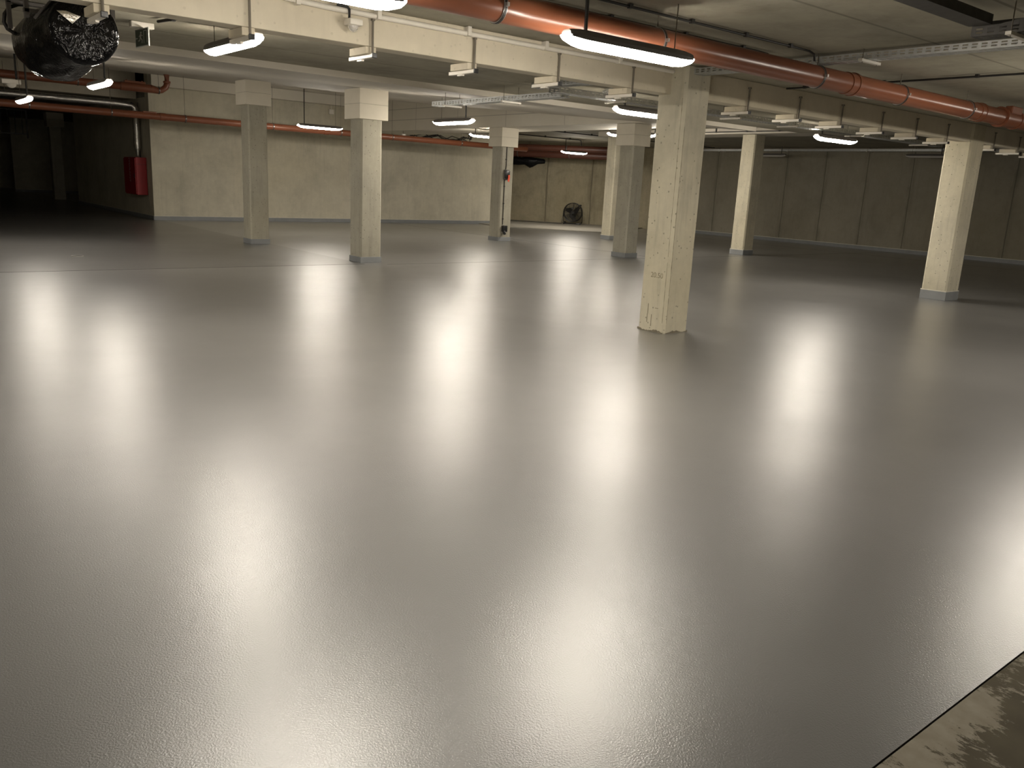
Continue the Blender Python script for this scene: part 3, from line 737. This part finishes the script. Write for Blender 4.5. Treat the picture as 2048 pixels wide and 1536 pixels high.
# ------------------------------------------------------------------ drum fan
e = empty('drum_fan', (24.65, 26.72, .03), 'black drum floor fan on a wheeled stand against the corner wall', 'fan', rz=math.radians(-52))
R = .395; cz = .50
mb = MB().ring((0, 0, cz), (0, 1, 0), R-.008, R, .24, 40)
mb.torus((0,-.12,cz), (0,1,0), R, .014); mb.torus((0,.12,cz), (0,1,0), R, .014)
mb.build('drum', M['black'], e, smooth=True)
mb = MB()
for r in [.05+.0205*i for i in range(17)]: mb.torus((0,-.125,cz), (0,1,0), r, .0034, 36, 5)
for k in range(12):
    a = 2*PI*k/12; mb.tube([(.05*math.cos(a),-.128,cz+.05*math.sin(a)), (R*math.cos(a),-.124,cz+R*math.sin(a))], .004, 5)
mb.build('front_grille', M['dark'], e, smooth=True)
mb = MB()
for r in [.06+.03*i for i in range(12)]: mb.torus((0,.125,cz), (0,1,0), r, .004, 30, 5)
mb.tube([(-R,.12,cz),(R,.12,cz)], .012, 6); mb.tube([(0,.12,cz-R),(0,.12,cz+R)], .012, 6)
mb.build('rear_grille', M['dark'], e, smooth=True)
for k in range(3):
    a0 = 2*PI*k/3+.4; mb = MB(); pr = None
    for j in range(7):
        f = j/6; rad = .06+.29*f; tw = .85-.5*f; cw = .15+.17*math.sin(PI*min(1, f+.25))
        a = a0+.35*f; ctr = Vector((rad*math.cos(a), 0, cz+rad*math.sin(a))); tv = Vector((-math.sin(a), 0, math.cos(a)))
        dv = tv*math.cos(tw)+Vector((0,1,0))*math.sin(tw)
        cur = [mb.bm.verts.new(ctr+dv*cw*s+Vector((0,.002*q,0))) for s, q in ((-.5,1),(0,6),(.5,1),(.5,-1),(0,4),(-.5,-1))]
        if pr:
            for i in range(6): mb.bm.faces.new((pr[i], pr[(i+1)%6], cur[(i+1)%6], cur[i]))
        else: mb.bm.faces.new(cur[::-1])
        pr = cur
    mb.bm.faces.new(pr); mb.build('blade', M['darkgalv'], e, smooth=True)
MB().tube([(0,-.07,cz),(0,.11,cz)], .075, 18).build('motor_hub', M['dark'], e, smooth=True)
MB().box(-.05, .05, -.15, -.12, cz+.13, cz+.22, .008).build('badge_plate', M['black'], e)
mb = MB()
for s in (-1, 1):
    mb.tube([(s*(R+.02),0,cz-.02),(s*(R+.04),-.10,.10),(s*(R+.03),-.20,.045),(s*.30,-.22,.035),(-s*.02,-.22,.035)], .012, 8)
    mb.tube([(s*(R+.02),0,cz-.02),(s*(R+.01),.10,.12),(s*(R-.06),.18,.05),(s*.25,.18,.035),(0,.18,.035)], .012, 8)
mb.build('stand', M['black'], e, smooth=True)
for y in (-.20, .16):
    w_ = MB().tube([(-.36,y,.055),(-.32,y,.055)], .055, 18).build('wheel', M['dark'], e, smooth=True)
MB().box(.22, .34, -.24, .20, .0, .035, .006).build('rubber_foot', M['dark'], e)
MB().box(.27, .35, -.05, .05, cz+.27, cz+.34, .01).build('control_box', M['black'], e)
conduit('thin black power cable lying on the floor beside the drum fan', [(24.2,26.9,.04),(23.6,27.8,.04),(22.9,28.7,.04),(21.9,30.2,.04),(21.2,31.0,.04)], .010, [], name='power_cable', cat='cable')

# distant black wrapped unit hung beside the cable column
e = empty('wrapped_heater', (22.4, 27.9, 2.56), 'ragged black plastic bundle hanging beneath the pipes beyond the cable column', 'bundle')
mb = MB(); rings = []
for j in range(9):
    f = j/8; x = -1.0+2.1*f; r = .26*math.sin(PI*(.12+.76*f))**.5
    rings.append([mb.bm.verts.new((x*.6+rw.uniform(-.02,.02), -x*.8+r*math.cos(2*PI*i/14), r*.6*math.sin(2*PI*i/14)*(1+rw.uniform(-.2,.2))-(.12 if j == 6 and math.sin(2*PI*i/14) < -.5 else 0))) for i in range(14)])
for a, b_ in zip(rings, rings[1:]):
    for i in range(14): mb.bm.faces.new((a[i], a[(i+1)%14], b_[(i+1)%14], b_[i]))
mb.bm.faces.new(rings[0][::-1]); mb.bm.faces.new(rings[-1])
mb.build('plastic_wrap', M['wrap'], e, smooth=True)
for x in (-.5, .5): MB().tube([(x*.6, -x*.8, .1), (x*.6, -x*.8, .785)], .01, 6).build('hanger_rod', M['rod'], e)

# loose cables above the long pipe, seen beyond the cream beam
e = empty('cable_bundle', (17.6, 26.5, 3.12), 'tangle of loose black cables high up behind the long orange pipe', 'cables')
rc = random.Random(11)
for k in range(5):
    ph = rc.uniform(0, 6); pts = [(-1.3+.2*i, .06*k-.12, .10*math.sin(i*.9+ph)*(.5+.1*k)+.03*math.cos(i*2.1)) for i in range(14)]
    MB().tube([(-1.3, .06*k-.12, .225)]+pts+[(1.35, .06*k-.12, .225)], .014, 7).build('loose_cable', M['dark'], e, smooth=True)
# small fixtures
def small_box(name, loc_, sx, sy, sz, mat, label, cat):
    e = empty(name, loc_, label, cat)
    MB().box(-sx/2, sx/2, -sy/2, sy/2, -sz/2, sz/2, .01).build('cover', M[mat], e)
    return e
e = small_box('junction_box', (13.31, 26.74, 3.66), .16, .10, .16, 'white', 'small white junction box high on the back wall', 'box')
MB().tube([(0,0,.08),(0,0,.205)], .012, 6).build('conduit_stub', M['white'], e)
e = small_box('detector', (2.95, 20.0, 3.10), .34, .12, .09, 'white', 'white detector hanging at the left edge below the upper orange pipe', 'detector')
MB().tube([(0,0,-.04),(0,0,-.09),(0,0,-.12)], .08, 14, radii=[.10,.08,.03]).build('sensor_dome', M['white'], e, smooth=True)
MB().tube([(0.1,0,.04),(.1,0,soff(20)-3.10-.005)], .02, 8).build('drop_rod', M['black'], e)
e = small_box('detector', (14.6, 24.2, 2.98), .13, .13, .05, 'white', 'small white detector dome under the wide cream beam', 'detector')
MB().tube([(0,0,-.02),(0,0,-.05),(0,0,-.08)], .06, 14, radii=[.055,.05,.02]).build('sensor_dome', M['white'], e, smooth=True)
MB().tube([(0,0,.02),(0,0,.118)], .01, 6).build('drop_rod', M['rod'], e)
# dark louvre frame inside the opening
e = empty('ventilation_grille', (5.0, 40.0, 3.2), 'dim framed grille hanging inside the dark opening at the left edge', 'grille')
mb = MB(); mb.box(-2.2, 1.35, -.03, .03, -.62, -.57); mb.box(-2.2, 1.35, -.03, .03, .32, .36); mb.box(1.30, 1.36, -.03, .03, -.75, .36); mb.box(-2.2, -2.15, -.03, .03, -.62, .36)
mb.build('frame', M['housing'], e)
mb = MB()
for k in range(14): mb.box(-2.1+k*.25, -2.07+k*.25, -.02, .02, -.57, .32)
mb.build('louvres', M['dark'], e)
# floor drain in the left distance
e = empty('floor_drain', (3.15, 16.1, .001), 'small dark round drain cover in the floor at the far left', 'drain')
MB().tube([(0,0,0),(0,0,.004)], .09, 20).build('cover_plate', M['dark'], e)
MB().ring((0,0,.003), (0,0,1), .088, .10, .006, 20).build('rim', M['steel'], e)

# ------------------------------------------------------------------ camera and world
cam = bpy.data.cameras.new('camera'); co = bpy.data.objects.new('camera', cam); C.objects.link(co)
FPX = 1649.0
cam.sensor_fit = 'HORIZONTAL'; cam.sensor_width = 36.0; cam.lens = FPX/2048*36.0; cam.clip_start = .02; cam.clip_end = 200
roll, pitch, yaw = math.radians(2.863), math.radians(13.633), math.radians(50.861)
F = Vector((math.cos(pitch)*math.cos(yaw), math.cos(pitch)*math.sin(yaw), -math.sin(pitch)))
R0 = Vector((math.sin(yaw), -math.cos(yaw), 0)); U0 = R0.cross(F)
Rv = math.cos(roll)*R0+math.sin(roll)*U0; Uv = -math.sin(roll)*R0+math.cos(roll)*U0
mw = Matrix((Rv, Uv, -F)).transposed().to_4x4(); mw.translation = (0, 0, 1.6)
co.matrix_world = mw
bpy.context.scene.camera = co
w = bpy.data.worlds.new('world'); bpy.context.scene.world = w; w.use_nodes = True
w.node_tree.nodes['Background'].inputs[0].default_value = (0, 0, 0, 1); w.node_tree.nodes['Background'].inputs[1].default_value = 0
vs = bpy.context.scene.view_settings
vs.view_transform = 'Standard'; vs.look = 'None'; vs.exposure = 0.0; vs.gamma = 1.0
try: vs.use_curve_mapping = False
except Exception: pass
